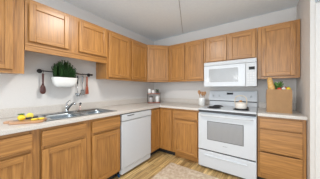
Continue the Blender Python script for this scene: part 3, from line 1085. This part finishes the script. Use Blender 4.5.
py = -2.03
pz0, pz1 = 1.240, 1.362
pt = thing('hanging_planter', 'white trough planter of bushy greens hooked on the black wall rail', 'planter', (0.11, py, pz0))
mb = MB()
rings = []
pxc = 0.118
for z, a, b in ((pz0, 0.070, 0.026), (pz0 + 0.008, 0.098, 0.038), (pz0 + 0.035, 0.124, 0.050), (pz0 + 0.075, 0.138, 0.055), (pz0 + 0.112, 0.143, 0.057), (pz1, 0.146, 0.058), (pz1, 0.138, 0.051), (pz0 + 0.09, 0.134, 0.048)):
    r = []
    for i in range(40):
        th = 2 * PI * i / 40
        c, s = math.cos(th), math.sin(th)
        e = 0.55
        r.append(mb.bm.verts.new((pxc + b * math.copysign(abs(s) ** e, s), py + a * math.copysign(abs(c) ** e, c), z)))
    rings.append(r)
for a, b in zip(rings, rings[1:]):
    for i in range(40):
        mb.face([a[i], a[(i + 1) % 40], b[(i + 1) % 40], b[i]], True)
mb.face(rings[0][::-1])
mb.mi = 1
mb.face(rings[-1])
mb.build('trough', [ceramic, soil_m], pt)
for y in (py - 0.10, py + 0.10):
    MB().tube([(0.070, y, pz1 - 0.02), (0.066, y, pz1 + 0.03), (0.064, y, RZ - 0.004), (0.060, y, RZ + 0.011), (0.050, y, RZ + 0.012), (0.045, y, RZ + 0.004)], 0.004, 8).build('hook', black_m, pt)
# foliage: upright sprigs with small leaves all along them
random.seed(11)
mb = MB()
for i in range(120):
    u = random.uniform(-1, 1)
    x = pxc + random.uniform(-0.034, 0.036)
    y = py + u * 0.118
    h = (0.150 + 0.10 * (1 - abs(u + 0.12) ** 1.5)) * random.uniform(0.70, 1.05)
    h = min(h, 0.262)
    lean = Vector((random.uniform(-0.008, 0.03), u * 0.02 + random.uniform(-0.014, 0.014), 0))
    b = Vector((x, y, pz0 + 0.088))
    tip = b + lean + Vector((0, 0, h))
    mb.tube([b, b + lean * 0.3 + Vector((0, 0, h * 0.5)), tip], [0.0025, 0.002, 0.001], 5)
    n = int(h / 0.0065)
    for k in range(n):
        s = 0.12 + 0.88 * k / n
        c = b + lean * s * s + Vector((0, 0, h * s))
        a = k * 2.4 + i
        L = 0.024 * (1.05 - 0.35 * s)
        d = Vector((math.cos(a), math.sin(a), 0.9)).normalized() * L
        sd = Vector((-math.sin(a), math.cos(a), 0)) * 0.0055
        m1 = c + d * 0.5
        mb.face([mb.bm.verts.new(c), mb.bm.verts.new(m1 + sd), mb.bm.verts.new(c + d), mb.bm.verts.new(m1 - sd)])
mb.build('foliage', dk_leaf, pt)


def hook(parent, y, m=black_m):
    MB().tube([(RXX + 0.0005, y, RZ - 0.034), (RXX + 0.011, y, RZ - 0.018), (RXX + 0.011, y, RZ + 0.004), (RXX + 0.004, y, RZ + 0.0105), (RXX - 0.006, y, RZ + 0.009), (RXX - 0.010, y, RZ)], 0.0025, 6).build('hook', m, parent)


def blade(mb, y, rows, x=RXX, seg=12):
    """flat-sided shape hanging down: rows of (z, half width, half thickness)"""
    rr = []
    for z, w, t_ in rows:
        rr.append([mb.bm.verts.new((x + t_ * math.sin(2 * PI * k / seg), y + w * math.cos(2 * PI * k / seg), z)) for k in range(seg)])
    for a, b in zip(rr, rr[1:]):
        for k in range(seg):
            mb.face([a[k], a[(k + 1) % seg], b[(k + 1) % seg], b[k]], True)
    mb.face(rr[0])
    mb.face(rr[-1])
    return mb


y = -2.243
s1 = thing('wooden_spoon', 'dark red-brown wooden spoon hanging at the left end of the wall rail', 'spoon', (RXX, y, 1.157))
blade(MB(), y, [(1.402, 0.009, 0.005), (1.395, 0.012, 0.006), (1.345, 0.011, 0.006), (1.29, 0.009, 0.006), (1.268, 0.012, 0.006)]).build('handle', red_wood, s1)
blade(MB(), y, [(1.268, 0.012, 0.006), (1.245, 0.023, 0.009), (1.215, 0.030, 0.012), (1.185, 0.030, 0.012), (1.165, 0.022, 0.009), (1.157, 0.008, 0.004)]).build('bowl', red_wood, s1)
hook(s1, y)

y = -1.846
s2 = thing('kitchen_ladle', 'steel ladle with black handle hanging just right of the planter', 'ladle', (RXX, y, 1.11))
blade(MB(), y, [(1.402, 0.008, 0.004), (1.395, 0.011, 0.006), (1.29, 0.009, 0.006)]).build('handle', black_m, s2)
MB().tube([(RXX, y, 1.295), (RXX, y, 1.20), (RXX + 0.004, y, 1.165)], 0.004, 8).build('shaft', steel, s2)
MB().lathe([(0.006, 1.112), (0.022, 1.118), (0.034, 1.135), (0.038, 1.158), (0.036, 1.158), (0.030, 1.137), (0.004, 1.118)], (RXX + 0.012, y, 0), 20).build('cup', steel, s2)
hook(s2, y)

y = -1.776
s3 = thing('slotted_turner', 'steel slotted turner hanging between the ladle and the orange spatula', 'turner', (RXX, y, 1.13))
blade(MB(), y, [(1.402, 0.008, 0.004), (1.395, 0.011, 0.006), (1.32, 0.009, 0.006), (1.30, 0.006, 0.004)]).build('handle', steel, s3)
mb = MB().tube([(RXX, y, 1.302), (RXX, y, 1.205)], 0.004, 8)
mb.build('shaft', steel, s3)
mb = MB()
mb.box(RXX - 0.0015, RXX + 0.0015, y - 0.027, y + 0.027, 1.19, 1.207)
for k in range(4):
    yy = y - 0.027 + k * 0.0147
    mb.box(RXX - 0.0015, RXX + 0.0015, yy, yy + 0.010, 1.142, 1.19)
mb.box(RXX - 0.0015, RXX + 0.0015, y - 0.027, y + 0.027, 1.13, 1.142)
mb.build('slotted_head', steel, s3)
hook(s3, y)

y = -1.712
s4 = thing('spatula', 'orange-red wooden spatula hanging at the right end of the wall rail', 'spatula', (RXX, y, 1.142))
blade(MB(), y, [(1.402, 0.008, 0.004), (1.395, 0.012, 0.006), (1.30, 0.010, 0.006), (1.262, 0.012, 0.006)]).build('handle', orange_wood, s4)
blade(MB(), y, [(1.262, 0.012, 0.006), (1.235, 0.020, 0.005), (1.16, 0.026, 0.004), (1.145, 0.025, 0.003), (1.142, 0.020, 0.002)]).build('head', orange_wood, s4)
hook(s4, y)

# ------------------------------------------------------------------ rug
mb = MB().box(0.972, 2.18, -2.62, -0.798, 0.0, 0.009)
tag(mb.build('rug', rug_mat(), bevel=0.003), 'faded beige patterned rug on the wood floor before the range', 'rug')
